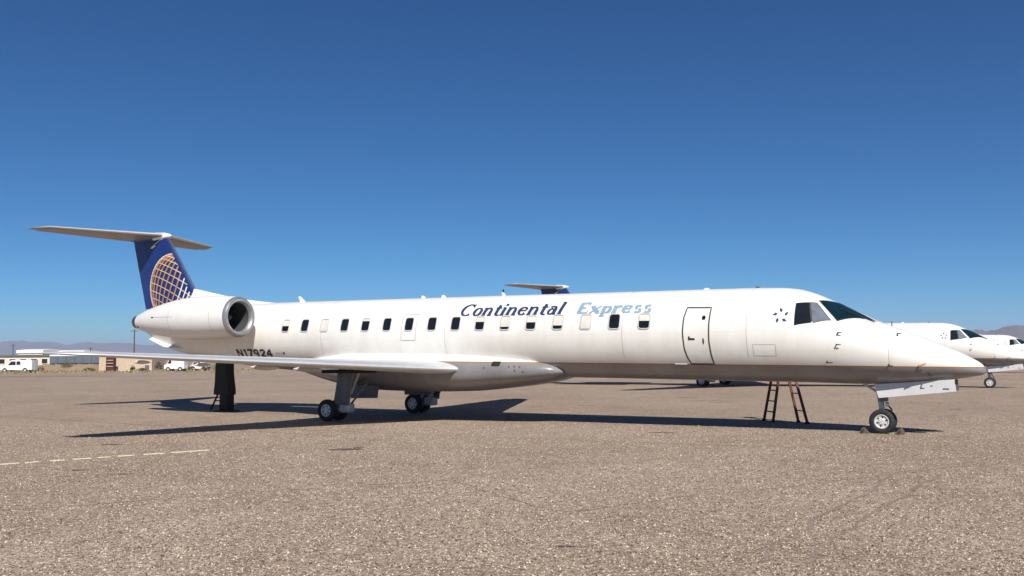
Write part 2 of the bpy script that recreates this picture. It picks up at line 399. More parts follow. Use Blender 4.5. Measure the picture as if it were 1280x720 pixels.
# ------------------------------------------------------------------ the jet
def pchip(xs, ys):
    xs = np.array(xs, float); ys = np.array(ys, float); h = np.diff(xs); dlt = np.diff(ys)/h; d = np.zeros_like(ys)
    for i in range(1, len(xs)-1):
        if dlt[i-1]*dlt[i] > 0:
            w1, w2 = 2*h[i]+h[i-1], h[i]+2*h[i-1]; d[i] = (w1+w2)/(w1/dlt[i-1]+w2/dlt[i])
    d[0], d[-1] = dlt[0], dlt[-1]
    def f(x):
        i = int(np.clip(np.searchsorted(xs, x)-1, 0, len(xs)-2)); t = (x-xs[i])/h[i]; t = min(1, max(0, t))
        return ((1+2*t)*(1-t)**2*ys[i]+t*(1-t)**2*h[i]*d[i]+t*t*(3-2*t)*ys[i+1]+t*t*(t-1)*h[i]*d[i+1])
    return f
ST = [(2.14, 1.45, 1.415, 1.43, .015), (2.12, 1.51, 1.385, 1.44, .085), (2.06, 1.59, 1.35, 1.455, .165), (1.90, 1.70, 1.315, 1.48, .285), (1.64, 1.845, 1.265, 1.53, .425), (1.32, 1.99, 1.215, 1.59, .55),
      (.93, 2.165, 1.155, 1.67, .68), (.52, 2.335, 1.12, 1.76, .79), (.28, 2.43, 1.105, 1.82, .845), (-.02, 2.545, 1.10, 1.89, .90), (-.33, 2.71, 1.10, 1.96, .95),
      (-.67, 2.88, 1.10, 2.03, .995), (-1.03, 3.05, 1.105, 2.10, 1.035), (-1.35, 3.20, 1.11, 2.15, 1.065), (-1.76, 3.325, 1.115, 2.20, 1.095), (-2.2, 3.375, 1.115, 2.235, 1.12),
      (-3.0, 3.392, 1.115, 2.253, 1.139), (-16.0, 3.392, 1.115, 2.253, 1.139), (-17.5, 3.39, 1.14, 2.262, 1.135), (-19, 3.387, 1.21, 2.30, 1.115), (-20.5, 3.383, 1.33, 2.36, 1.06),
      (-22, 3.375, 1.50, 2.44, .95), (-23, 3.36, 1.64, 2.50, .84), (-24, 3.32, 1.84, 2.58, .68), (-24.6, 3.27, 2.08, 2.67, .55), (-25.3, 3.12, 2.42, 2.77, .34), (-25.8, 2.96, 2.66, 2.81, .18), (-25.95, 2.90, 2.72, 2.81, .12)][::-1]
XS = [s[0] for s in ST]
fzt, fzb, fzw, fwd_ = (pchip(XS, [s[i] for s in ST]) for i in (1, 2, 3, 4))
def fus_pt(x, th, off=0.0):                   # th from 0 (starboard) to 90 deg (top), -90 (bottom)
    zt, zb, zw, ww = fzt(x), fzb(x), fzw(x), fwd_(x); s, c = math.sin(th), math.cos(th)
    h = (zt-zw) if s >= 0 else (zw-zb)
    p = np.array([x, -ww*c, zw+h*s])
    if off:
        nrm = np.array([0, -c/ww, s/h]); nrm /= np.linalg.norm(nrm); p = p+nrm*off
    return p
def fus_xz(x, z, off=0.0):
    zt, zb, zw = fzt(x), fzb(x), fzw(x)
    h = (zt-zw) if z >= zw else (zw-zb)
    return fus_pt(x, math.asin(max(-1, min(1, (z-zw)/h))), off)

FAIR = [(-7.82, 1.36, 1.20, .70), (-7.95, 1.47, 1.13, .88), (-8.2, 1.57, 1.04, 1.04), (-8.6, 1.64, .95, 1.16), (-9.1, 1.70, .87, 1.25), (-10.1, 1.79, .75, 1.33), (-10.9, 1.83, .675, 1.40), (-12.4, 1.86, .62, 1.43), (-13.7, 1.86, .61, 1.43),
        (-14.9, 1.84, .66, 1.37), (-15.8, 1.75, .80, 1.22), (-16.8, 1.60, 1.02, .95), (-17.4, 1.48, 1.18, .70)][::-1]
FX = [s[0] for s in FAIR]
gzt, gzb, gw = (pchip(FX, [s[i] for s in FAIR]) for i in (1, 2, 3))
def fair_pt(x, th, off=0):
    zt, zb, ww = gzt(x), gzb(x), gw(x); zc = zt*.5+zb*.5; e = 2/2.5
    c, s = math.cos(th), math.sin(th)
    p = np.array([x, -(ww+off)*math.copysign(abs(c)**e, c), zc+(zt-zc+off)*math.copysign(abs(s)**e, s)]); return p
def fair_xz(x, z, off=0):
    zt, zb = gzt(x), gzb(x); zc = zt*.5+zb*.5; q = min(1, abs((z-zc)/(zt-zc)))
    return np.array([x, -gw(x)*(1-q**2.5)**(1/2.5)-off, z])

def patch(shape, z0, z1, off, mat, name, parent, surf=fus_xz, nz=8, nx=4):
    """shape(z) -> (x left, x right) at that height; laid on the skin"""
    mb = MB(); rows = []
    for j in range(nz+1):
        z = z0+(z1-z0)*j/nz; a, b = shape(z)
        rows.append([surf(a+(b-a)*i/nx, z, off) for i in range(nx+1)])
    mb.loft(rows, (False, False), False)
    # a rim that drops into the skin gives the patch thickness
    edge = rows[0]+[r_[-1] for r_ in rows[1:-1]]+rows[-1][::-1]+[r_[0] for r_ in rows[1:-1]][::-1]
    inner = [np.array([p[0], p[1]+off+.012, p[2]]) for p in edge]
    mb.loft([edge, inner], (False, False), True)
    return mb.build(name, mat, parent, sheared=True)
def rrect(cx, cz, hw, hh, rad):
    def sh(z):
        d = max(0, abs(z-cz)-(hh-rad)); k = hw-rad+math.sqrt(max(0, rad*rad-d*d)); return cx-k, cx+k
    return sh
def outline_ring(pts, wd, off, mat, name, parent, surf=fus_xz):
    """closed strip of width wd along a side-view outline"""
    P = [np.array(p, float) for p in pts]; dense = []
    for a, b in zip(P, P[1:]+P[:1]):
        k = max(1, int(np.linalg.norm(b-a)/.06))
        dense += [a+(b-a)*i/k for i in range(k)]
    c = sum(dense)/len(dense); N = len(dense); o_, i_ = [], []
    for i in range(N):
        t = dense[(i+1) % N]-dense[i-1]; t /= max(1e-6, np.linalg.norm(t)); nr = np.array([t[1], -t[0]])
        if np.dot(nr, dense[i]-c) < 0: nr = -nr
        o_.append(surf(*(dense[i]+nr*wd/2), off)); i_.append(surf(*(dense[i]-nr*wd/2), off))
    mb = MB(); mb.loft([o_, i_], (False, False), True); return mb.build(name, mat, parent, sheared=True)
def relief_ring(pts, wd, off, mat, name, parent, surf=fus_xz):
    P = [np.array(p, float) for p in pts]; N = len(P); c = sum(P)/N; rings = [[], [], [], []]
    for i in range(N):
        t = P[(i+1) % N]-P[i-1]; t /= max(1e-6, np.linalg.norm(t)); nr = np.array([t[1], -t[0]])
        if np.dot(nr, P[i]-c) < 0: nr = -nr
        for r_, (k_, o_) in zip(rings, ((.5, -.004), (.36, off), (-.5, off), (-.5, -.004))): r_.append(surf(*(P[i]+nr*wd*k_), o_))
    return MB().loft(rings, (False, False), True).build(name, mat, parent, sheared=True)
def rr_outline(cx, cz, hw, hh, rad, k=4):
    pts = []
    for qx, qz, a0 in ((1, 1, 0), (-1, 1, 90), (-1, -1, 180), (1, -1, 270)):
        for i in range(k+1):
            a = R(a0+90*i/k); pts.append((cx+qx*(hw-rad)+rad*math.cos(a), cz+qz*(hh-rad)+rad*math.sin(a)))
    return pts

# lettering -----------------------------------------------------------------
def ell(cx, cy, rx, ry, a0, a1, n=14, thick=.17, thin=.055):
    pts, ws = [], []
    for i in range(n+1):
        a = R(a0+(a1-a0)*i/n); pts.append((cx+rx*math.cos(a), cy+ry*math.sin(a))); ws.append(thin+(thick-thin)*abs(math.cos(a))**1.5)
    return pts, ws
def ln(x0, y0, x1, y1, w_, k=5):
    return [(x0+(x1-x0)*i/k, y0+(y1-y0)*i/k) for i in range(k+1)], [w_]*(k+1)
def serif(x, y, hw=.13, w_=.055): return ln(x-hw, y+.025, x+hw, y+.025, w_, 2)
TH = .17
GL = {
 'C': ([ell(.42, .5, .33, .46, 48, 312), ln(.66, .70, .68, .97, .06)], .80),
 'o': ([ell(.30, .33, .20, .30, 0, 360, 18)], .62),
 'n': ([ln(.13, 0, .13, .66, TH), serif(.13, 0), serif(.07, .60, .07), ell(.32, .40, .17, .22, 165, 0, 8, .15, .07), ln(.49, 0, .49, .42, TH), serif(.49, 0)], .68),
 't': ([ln(.19, .05, .19, .86, TH), ln(.03, .62, .38, .62, .07, 2), ell(.31, .12, .12, .11, 180, 320, 6, .1, .06)], .44),
 'i': ([ln(.14, 0, .14, .66, TH), serif(.14, 0), serif(.08, .60, .07), ln(.14, .80, .14, .95, .16, 2)], .34),
 'e': ([ell(.29, .33, .20, .30, 20, 325, 14), ln(.12, .37, .48, .37, .06, 3)], .60),
 'a': ([ell(.25, .24, .15, .21, 0, 360, 12, .14, .055), ln(.44, 0, .44, .50, TH), ell(.28, .46, .16, .18, 0, 150, 7, .15, .06), serif(.48, 0, .08)], .62),
 'l': ([ln(.14, 0, .14, 1.0, TH), serif(.14, 0), serif(.08, .95, .07)], .32),
 'E': ([ln(.16, 0, .16, 1.0, .19), ln(.07, .035, .62, .035, .08, 3), ln(.07, .965, .60, .965, .08, 3), ln(.2, .5, .46, .5, .07, 3), ln(.61, 0, .61, .24, .06, 2), ln(.585, .76, .585, 1.0, .06, 2)], .72),
 'x': ([ln(.08, .64, .50, .02, TH), ln(.06, .02, .50, .64, .065), serif(.08, .61, .09), serif(.48, .61, .08), serif(.08, 0, .08), serif(.50, 0, .09)], .60),
 'p': ([ln(.14, -.30, .14, .66, TH), serif(.14, -.30), ell(.31, .33, .17, .28, 150, -150, 12)], .60),
 'r': ([ln(.14, 0, .14, .66, TH), serif(.14, 0), serif(.08, .60, .07), ell(.34, .38, .18, .23, 160, 50, 6, .14, .09)], .50),
 's': ([ell(.24, .485, .13, .145, 40, 260, 8, .12, .07), ell(.24, .175, .14, .15, 80, -150, 8, .12, .07)], .50),
 'N': ([ln(.1, 0, .1, 1, .15), ln(.1, 1, .6, 0, .16), ln(.6, 0, .6, 1, .15)], .78),
 '1': ([ln(.25, 0, .25, 1, .16), ln(.25, .97, .08, .78, .12)], .45),
 '7': ([ln(.06, .93, .58, .93, .15, 3), ln(.56, .95, .22, 0, .16)], .66),
 '9': ([ell(.32, .66, .22, .27, 0, 360, 14, .16, .13), ln(.53, .66, .42, 0, .16)], .68),
 '2': ([ell(.32, .70, .22, .23, 170, -40, 9, .16, .13), ln(.50, .56, .10, .08, .15), ln(.06, .07, .58, .07, .14, 3)], .68),
 '4': ([ln(.46, 0, .46, 1, .15), ln(.44, .96, .06, .33, .13), ln(.04, .30, .62, .30, .14, 3)], .70),
}
def lettering(text, x0, x1, z0, cap, slant, mat, name, parent, surf=fus_xz, off=.006, bold=1.0):
    total = sum(GL[c][1] for c in text); sx = (x1-x0-slant*cap)/total; cur = 0; k = 0
    for c in text:
        mb = MB()
        for pts, ws in GL[c][0]:
            P = [np.array([x0+(cur+p[0])*sx+slant*p[1]*cap, z0+p[1]*cap]) for p in pts]; L, Q = [], []
            for i in range(len(P)):
                t = P[min(i+1, len(P)-1)]-P[max(i-1, 0)]; t = t/max(1e-9, np.linalg.norm(t)); nr = np.array([-t[1], t[0]])
                hw = ws[i]*cap*.5*bold
                o2 = off+.0004*(k % 9)
                L.append(surf(*(P[i]+nr*hw), o2)); Q.append(surf(*(P[i]-nr*hw), o2))
            k += 1
            mb.loft([L, Q], (False, False), False)
        cur += GL[c][1]
        mb.build(name, mat, parent, sheared=True)

# airfoil lofts ---------------------------------------------------------------
def foil(a, b, tc, n=9, camber=.0):
    def th(x): return 5*tc*(.2969*math.sqrt(max(x, 0))-.126*x-.3516*x*x+.2843*x**3-.1015*x**4)
    xs = [a+(b-a)*(1-math.cos(math.pi*i/n))/2 for i in range(n+1)]
    up_ = [(x, th(x)+camber*4*x*(1-x)) for x in xs]; lo = [(x, -th(x)*.85+camber*4*x*(1-x)) for x in xs]
    if a <= 0: lo = lo[1:]
    return up_+lo[::-1] if a > 0 else up_+lo[::-1]
def span_piece(secs, s0, s1, a, b, place, k=6, camber=.0):
    """secs: (span, xLE, xTE, z, t/c); place(x, span, thick) -> xyz"""
    S = [s[0] for s in secs]; order = np.argsort(S); S = np.array(S)[order]; A = np.array(secs)[order]
    rings = []
    for i in range(k+1):
        s = s0+(s1-s0)*i/k
        le, te, z, tc = (np.interp(s, S, A[:, q]) for q in (1, 2, 3, 4)); ch = le-te
        rings.append([place(le-x*ch, s, z, t*ch) for x, t in foil(a, b, tc, 9, camber)])
    return MB().loft(rings, (True, True), True)

jet = empty('airliner')
# fuselage
mb = MB(); xs = sorted(set([2.14, 2.12, 2.06, 1.98, 1.90] + list(np.arange(1.8, -3.1, -.12).round(3)) + list(np.arange(-3.4, -16, -.8).round(3)) + list(np.arange(-16, -25.9, -.35).round(3)) + [-25.95]), reverse=True)
NR = 56; rings = []
for x in xs:
    rings.append([fus_pt(x, 2*math.pi*k/NR) for k in range(NR)])
mb.loft(rings, (True, True)); fus = mb.build('fuselage', 'livery', jet, True, 50)
# APU outlet
MB().revolve([(0, .085), (-.10, .075), (-.10, .06), (-.02, .055)], (-25.93, 0, 2.81), 'x', 18, (False, True)).build('exhaust_pipe', 'hot_metal', jet, True)
# wing-body fairing
mb = MB(); xs = [-7.82, -7.87, -7.95, -8.05]+list(np.arange(-8.2, -17.41, -.24)); rings = [[fair_pt(x, 2*math.pi*k/48) for k in range(48)] for x in xs]
mb.loft(rings); fair = mb.build('belly_fairing', 'livery', jet, True, 50)
patch(rrect(-9.56, 1.475, .13, .065, .02), 1.41, 1.54, .004, 'dark', 'air_inlet', fair, fair_xz, 3, 2)
for x, z in ((-9.15, 1.40), (-9.0, 1.41), (-8.85, 1.40), (-8.98, 1.30), (-9.9, 1.36), (-8.75, 1.27)):
    patch(rrect(x, z, .025, .02, .01), z-.02, z+.02, .003, 'seam', 'drain_port', fair, fair_xz, 2, 1)

# cockpit glazing
def quad_patch(c, name, mat, parent, off, nu=10, nv=8):   # corners given as (x, angle) on the skin
    mb = MB(); rows = []
    for j in range(nv+1):
        v = j/nv; rows.append([fus_pt(*( (1-v)*((1-u)*np.array(c[0])+u*np.array(c[1]))+v*((1-u)*np.array(c[3])+u*np.array(c[2])) ), off) for u in [i/nu for i in range(nu+1)]])
    mb.loft(rows, (False, False), False)
    edge = rows[0]+[r_[-1] for r_ in rows[1:-1]]+rows[-1][::-1]+[r_[0] for r_ in rows[1:-1]][::-1]
    inner = [p-np.array([0, 0, off+.012]) for p in edge]
    mb.loft([edge, inner], (False, False), True)
    return mb
def th_of(x, z): return math.asin(max(-1, min(1, (z-fzw(x))/((fzt(x)-fzw(x)) if z > fzw(x) else (fzw(x)-fzb(x))))))
def grow(c, k):
    c = [np.array(q, float) for q in c]; m_ = sum(c)/4; return [q+(q-m_)*k for q in c]
ws = [(-1.22, th_of(-1.22, 3.03)), (-.78, th_of(-.78, 2.55)), (.0, R(79)), (-.80, R(86))]
ws = [(-1.20, th_of(-1.20, 3.01)), (-.76, th_of(-.76, 2.545)), (-.03, R(76)), (-.86, R(85))]
for sgn in (1, -1):
    T = Matrix.Diagonal((1, sgn, 1, 1))
    fr = quad_patch(grow(ws, .05), 'f', None, None, .004).build('windscreen', 'seam', jet, True, T=T)
    quad_patch(ws, 'f', None, None, .009).build('pane', 'cockpit_glass', fr, True, T=T)
    sw = [(-1.66, th_of(-1.66, 2.95)), (-1.66, th_of(-1.66, 2.46)), (-.90, th_of(-.90, 2.555)), (-1.24, th_of(-1.24, 2.96))]
    fr = quad_patch(grow(sw, .04), 'f', None, None, .004).build('side_window', 'seam', jet, True, T=T)
    mid_t = (-1.39, th_of(-1.39, 2.955)); mid_b = (-1.30, th_of(-1.30, 2.51))
    quad_patch([sw[0], sw[1], mid_b, mid_t], 'f', None, None, .009).build('pane', 'cockpit_side', fr, True, T=T)
    quad_patch([(mid_t[0]+.035, mid_t[1]), (mid_b[0]+.035, mid_b[1]), (sw[2][0]-.02, sw[2][1]), (sw[3][0]-.01, sw[3][1])], 'f', None, None,   .0095).build('pane', 'cockpit_reflection', fr, True, T=T)
# wiper
a = fus_pt(-.02, R(60), .05); b = fus_pt(-.75, R(58), .045)
MB().tube(a, b, .012, .009, 6).build('wiper', 'black', jet, True)

# cabin windows
SH = [.5, 0, 1, 0, .15, 0, 0, 0, 0, .36, .78, .45, .72, 1, 0, .45]
WX = [-17.40+.8057*i for i in range(16)]
exit_x = WX[6]
for i, x in enumerate(WX):
    z = 2.578; hw, hh, rd = .142, .178, .06
    fr = relief_ring(rr_outline(x, z, hw+.012, hh+.012, rd+.012), .030, .018, 'frame_grey', 'cabin_window', jet)
    patch(rrect(x, z, hw, hh, rd), z-hh, z+hh, .004 if i != 6 else .0065, 'glass', 'pane', fr, nz=10, nx=2)
    s = SH[i]
    if s > 0:
        zl = z+hh-.02-(2*hh-.02)*s
        patch(rrect(x, z, hw-.008, hh-.006, rd-.01), max(zl, z-hh+.012), z+hh-.012, .0065 if i != 6 else .009, 'shade', 'shade', fr, nz=8, nx=2)
# overwing exit
ex = MB()
eo = [(exit_x-.27, 2.11), (exit_x+.24, 2.11), (exit_x+.27, 2.86), (exit_x-.24, 2.88)]
outline_ring(eo, .022, .004, 'seam_soft', 'exit_hatch', jet)
# galley service door
do = [(-4.19, 1.53), (-3.62, 1.53), (-3.645, 1.8), (-3.66, 2.1), (-3.655, 2.5), (-3.635, 2.885), (-4.235, 2.895), (-4.29, 2.65), (-4.31, 2.3), (-4.29, 1.9), (-4.25, 1.7)]
door = outline_ring(do, .034, .004, 'seam', 'service_door', jet)
patch(rrect(-3.79, 2.64, .045, .05, .02), 2.59, 2.69, .006, 'glass', 'door_window', door, nz=3, nx=2)
patch(rrect(-4.08, 2.13, .075, .022, .01), 2.108, 2.152, .006, 'black', 'door_handle', door, nz=2, nx=2)
patch(rrect(-4.15, 2.15, .025, .045, .012), 2.105, 2.195, .0085, 'black', 'handle_knob', door, nz=2, nx=2)
patch(rrect(-3.80, 2.08, .018, .075, .01), 2.005, 2.155, .006, 'black', 'latch', door, nz=3, nx=1)
MB().box((-4.62, -.885, 1.515), (-4.30, -.84, 1.54), 0, .008).build('door_step_light', 'white', jet, True)
# access panels
outline_ring([(-2.62, 1.74), (-2.1, 1.74), (-2.1, 2.0), (-2.62, 2.0)], .010, .003, 'seam_soft', 'access_panel', jet)
outline_ring([(-13.6, 2.98), (-13.2, 2.98), (-13.2, 3.06), (-13.6, 3.06)], .010, .003, 'seam_soft', 'access_panel', jet)
outline_ring([(-15.3, 2.72), (-14.6, 3.20), (-14.4, 3.16), (-15.1, 2.70)], .008, .003, 'seam_soft', 'access_panel', jet)
for xj in (-2.75, -5.9, -11.3, -15.9):
    pts = [fus_pt(xj, R(a), .0022) for a in range(-30, 91, 6)]; q = [p-np.array([.012, 0, 0]) for p in pts]
    MB().loft([pts, q], (False, False), False).build('skin_joint', 'seam_soft', jet, True)
pts = [fus_pt(.30, R(a), .0022) for a in range(-30, 91, 6)]; q = [p-np.array([.010, 0, 0]) for p in pts]
MB().loft([pts, q], (False, False), False).build('radome_joint', 'seam_soft', jet, True)

# lettering, registration and star emblem
lettering('Continental', -10.92, -7.56, 2.785, .335, .30, 'navy_print', 'letter', jet, bold=1.75)
lettering('Express', -7.26, -5.09, 2.80, .275, .22, 'sky_print', 'letter', jet, bold=2.3)
lettering('N17924', -19.78, -18.05, 1.60, .235, .10, 'black_print', 'registration_character', jet, bold=1.8)
for k, (dx, dw) in enumerate(((0, .05), (.10, .05), (.20, .05), (.31, .07))):
    patch(rrect(-17.88+dx, 1.72, dw*.6, .035, .01), 1.685, 1.755, .005, 'seam_soft' if k < 3 else 'seam', 'small_print', jet, nz=2, nx=1)
for k in range(5):
    a = R(90+72*k); cx_, cz_ = -1.97+.125*math.cos(a), 2.665+.125*math.sin(a)
    mb = MB(); p = []
    for rr, da in ((.07, 0), (.035, 90), (.05, 180), (.035, 270)):
        p.append(fus_xz(cx_+rr*math.cos(a+.5+R(da)), cz_+rr*math.sin(a+.5+R(da)), .006))
    mb.add(p, [(0, 1, 2, 3)]); mb.build('star_mark', 'navy_print', jet, True)

# antennas and probes
def blade(x, z0, h, ch, name, mat='white', y=0.0, lean=.5):
    mb = MB(); rr = []
    for t in (0, .5, 1):
        c = ch*(1-.55*t); xx = x-lean*h*t
        rr.append([(xx+c*.5, y, z0+h*t), (xx+c*.1, y-.018, z0+h*t), (xx-c*.5, y, z0+h*t), (xx+c*.1, y+.018, z0+h*t)])
    mb.loft(rr); mb.build(name, mat, jet, True)
blade(-17.7, 3.37, .20, .26, 'antenna', lean=.9)
blade(-10.02, 3.375, .12, .14, 'antenna')
blade(-12.84, 3.375, .09, .2, 'antenna'); blade(-12.1, 3.375, .09, .2, 'antenna')
blade(-4.05, 3.375, .05, .22, 'antenna'); blade(-2.75, 3.375, .05, .16, 'antenna', 'seam')
MB().revolve([(0, .03), (.05, .028), (.075, .012)], (-10.05, 0, 3.50), 'z', 10, (True, True)).build('beacon', 'black', jet, True)
for x, z, l in ((-.73, 2.25, .10), (-.76, 2.0, .10), (-1.0, 1.62, .14), (.28, 1.56, .09), (.45, 2.2, .09), (1.05, 1.37, .08)):
    p = fus_xz(x, z, .0); q = fus_xz(x, z, .055); t = MB()
    t.tube(p, q, .016, .012, 8); t.tube(q, q+np.array([l, 0, 0]), .014, .008, 8); t.build('air_probe', 'black', jet, True)
p = fus_xz(.88, 1.55, 0); q = fus_xz(.88, 1.55, .06); t = MB(); t.tube(p, q, .025, .018, 8); t.tube(q, q+np.array([.14, 0, .06]), .018, .012, 8); t.build('air_probe', 'gold', jet, True)
p = fus_pt(.27, R(88), 0)
MB().tube(p, p+np.array([0, 0, .10]), .012, .010, 8).build('ice_detector', 'black', jet, True)

# wings
WSEC = [(0.9, -10.45, -14.95, 1.29, .095), (2.0, -10.98, -14.90, 1.335, .092), (4.2, -11.95, -14.78, 1.435, .095), (10.0, -14.42, -15.60, 1.715, .10), (10.35, -14.68, -15.64, 1.73, .07), (10.48, -15.0, -15.64, 1.735, .03)]
for sgn in (-1, 1):
    pl = lambda x, s, z, t: (x, sgn*s, z+t)
    wg = span_piece(WSEC, .9, 10.48, .10, .735, pl, 26, .012).build('wing', 'wing_grey', jet, True)
    span_piece(WSEC, 1.2, 10.48, 0, .098, pl, 26, .012).build('leading_edge', 'metal', wg, True)
    span_piece(WSEC, 1.3, 6.55, .742, 1.0, pl, 12, .012).build('flap', 'wing_grey', wg, True)
    span_piece(WSEC, 6.58, 10.05, .742, 1.0, pl, 8, .012).build('aileron', 'wing_grey', wg, True)
    for s in (3.1, 4.7, 6.4, 8.0):
        te = np.interp(s, [q[0] for q in WSEC], [q[2] for q in WSEC]); z = np.interp(s, [q[0] for q in WSEC], [q[3] for q in WSEC])
        L_ = 1.05 if s < 6 else .6
        prof = [(-L_*.05+L_*t, (.075 if s < 6 else .045)*math.sin(math.pi*min(1, .04+.96*t))**.7+.004) for t in [i/10 for i in range(11)]]
        mb = MB(); mb.revolve(prof, (te-.22, sgn*s, z-.10), 'x', 14, (True, True)); mb.build('flap_track_fairing', 'cream_print', wg, True)
    for s in (8.6, 9.2, 9.8):
        te = np.interp(s, [q[0] for q in WSEC], [q[2] for q in WSEC]); z = np.interp(s, [q[0] for q in WSEC], [q[3] for q in WSEC])
        MB().tube((te+.02, sgn*s, z), (te-.16, sgn*s, z-.01), .006, .003, 5).build('static_wick', 'black', wg, True)

# engines
NXF = -18.40
for sgn in (-1, 1):
    cy_ = sgn*2.02; cz_ = 2.845
    nac = [(.14, .634), (.5, .662), (1.0, .69), (1.6, .70), (2.3, .685), (2.9, .635), (3.5, .545), (4.0, .455), (4.4, .365), (4.72, .275)]
    mb = MB(); rings = []
    for a, r_ in nac:
        zz = cz_-.11*(a/4.7)**2; rings.append([(NXF-a, cy_+r_*math.cos(2*math.pi*k/44), zz+r_*math.sin(2*math.pi*k/44)) for k in range(44)])
    mb.loft(rings, (False, False)); en = mb.build('engine_nacelle', 'white', jet, True)
    MB().revolve([(-.139, .632), (-.06, .62), (-.015, .592), (0, .555), (-.012, .515), (-.05, .475), (-.14, .447)], (NXF, cy_, cz_), 'x', 44).build('inlet_ring', 'inlet_metal', en, True)
    MB().revolve([(-.14, .4465), (-.4, .44), (-.75, .46)], (NXF, cy_, cz_), 'x', 40).build('inlet_duct', 'duct', en, True)
    MB().revolve([(-.80, .462), (-.80, .01)], (NXF, cy_, cz_), 'x', 32).build('fan_disc', 'dark', en, True)
    MB().revolve([(-.40, .005), (-.46, .06), (-.58, .12), (-.78, .16)], (NXF, cy_, cz_), 'x', 20).build('spinner', 'dull_metal', en, True)
    mb = MB()
    for k in range(24):
        a = 2*math.pi*k/24; v = []
        for rr, tw in ((.15, .15), (.32, .10), (.452, .05)):
            for s in (-1, 1):
                a2 = a+s*tw*.5*(.3/rr)**.3; v.append((NXF-.76+.05*s*(-1), cy_+rr*math.cos(a2), cz_+rr*math.sin(a2)))
        mb.add(v, [(0, 1, 3, 2), (2, 3, 5, 4)])
    mb.build('fan_blades', 'hot_metal', en, True)
    zz = cz_-.11
    MB().revolve([(-4.72, .268), (-4.95, .215), (-4.95, .19), (-4.5, .20)], (NXF, cy_, zz), 'x', 28).build('exhaust_nozzle', 'hot_metal', en, True)
    MB().revolve([(-4.5, .20), (-4.5, .01)], (NXF, cy_, zz), 'x', 20).build('exhaust_core', 'dark', en, True)
    ps = [(.80, -19.35, -22.9, 2.80, .085), (1.62, -19.35, -22.6, 2.82, .085)]
    span_piece(ps, .80, 1.62, 0, 1.0, lambda x, s, z, t: (x, sgn*s, z+t), 3).build('pylon', 'white', en, True)
    # latch line and small vents on the cowl
    if sgn < 0:
        def cow(x, z, off):
            a = NXF-x; r_ = np.interp(a, [q[0] for q in nac], [q[1] for q in nac]); zz = cz_-.11*(a/4.7)**2
            return np.array([x, cy_-math.sqrt(max(.0004, r_*r_-(z-zz)**2))-off, z])
        patch(rrect(-21.9, 2.86, .07, .022, .01), 2.838, 2.882, .004, 'seam', 'cowl_vent', en, cow, 2, 1)
        patch(rrect(-21.3, 2.86, .5, .006, .003), 2.854, 2.866, .003, 'seam_soft', 'cowl_latch_line', en, cow, 2, 6)
        patch(rrect(-22.95, 2.56, .08, .03, .01), 2.54, 2.58, .004, 'seam', 'cowl_vent', en, cow, 2, 1)
        for xj in (-19.1, -21.0):
            outline_ring([(xj, 2.35), (xj+.005, 2.35), (xj+.005, 3.4), (xj, 3.4)], .009, .003, 'seam_soft', 'cowl_joint', en, cow)

# fin
FSEC = [(3.15, -22.22, -25.48, 0, .105), (3.95, -22.84, -25.72, 0, .10), (5.98, -24.38, -26.34, 0, .095)]
plf = lambda x, s, z, t: (x, t, s)
fin = span_piece(FSEC, 3.15, 5.98, .055, .68, plf, 10).build('fin', 'fin_blue', jet, True)
span_piece(FSEC, 3.3, 5.90, 0, .053, plf, 10).build('leading_edge', 'navy_print', fin, True)
span_piece(FSEC, 3.30, 5.85, .686, 1.0, plf, 10).build('rudder', 'fin_blue', fin, True)
mb = MB(); rr = []
for x, zt, hw in ((-18.9, 3.385, .03), (-19.8, 3.47, .12), (-20.7, 3.58, .17), (-21.6, 3.74, .20), (-22.4, 3.89, .22), (-22.95, 3.99, .16)):
    rr.append([(x, -hw, 3.30), (x, -hw*.72, 3.30+(zt-3.3)*.55), (x, -hw*.25, zt-.01), (x, 0, zt), (x, hw*.25, zt-.01), (x, hw*.72, 3.30+(zt-3.3)*.55), (x, hw, 3.30)])
mb.loft(rr); mb.build('dorsal_fin', 'white', jet, True, 60)
def fin_y(x, z):
    le, te = np.interp(z, [q[0] for q in FSEC], [q[1] for q in FSEC]), np.interp(z, [q[0] for q in FSEC], [q[2] for q in FSEC])
    f_ = (le-x)/(le-te); tc = np.interp(z, [q[0] for q in FSEC], [q[4] for q in FSEC]); f_ = min(1, max(0, f_))
    return f_, 5*tc*(le-te)*(.2969*math.sqrt(f_)-.126*f_-.3516*f_*f_+.2843*f_**3-.1015*f_**4)
GC = np.array([-24.0, 4.06]); GR = 1.22
def emblem_strips():
    """graticule of a tilted globe: polylines in the plane of the fin"""
    L = []
    tilt = R(-22)
    rot = lambda p: GC+GR*np.array([p[0]*math.cos(tilt)-p[1]*math.sin(tilt), p[0]*math.sin(tilt)+p[1]*math.cos(tilt)])
    for k in range(-6, 7):                     # meridians
        s = math.sin(k*math.pi/2/6.8); L.append(([rot((s*math.cos(t), math.sin(t))) for t in np.linspace(-1.45, 1.45, 30)], 0 if k < 2 else 1))
    for k in range(-5, 6):                     # parallels
        la = k*math.pi/2/6.3; L.append(([rot((math.cos(la)*math.sin(t), math.sin(la)*.93+.10*math.cos(t)*math.cos(la))) for t in np.linspace(-1.5, 1.5, 30)], 2))
    L.append(([GC+GR*np.array([math.cos(t), math.sin(t)]) for t in np.linspace(.6, 4.4, 60)], 3))
    return L
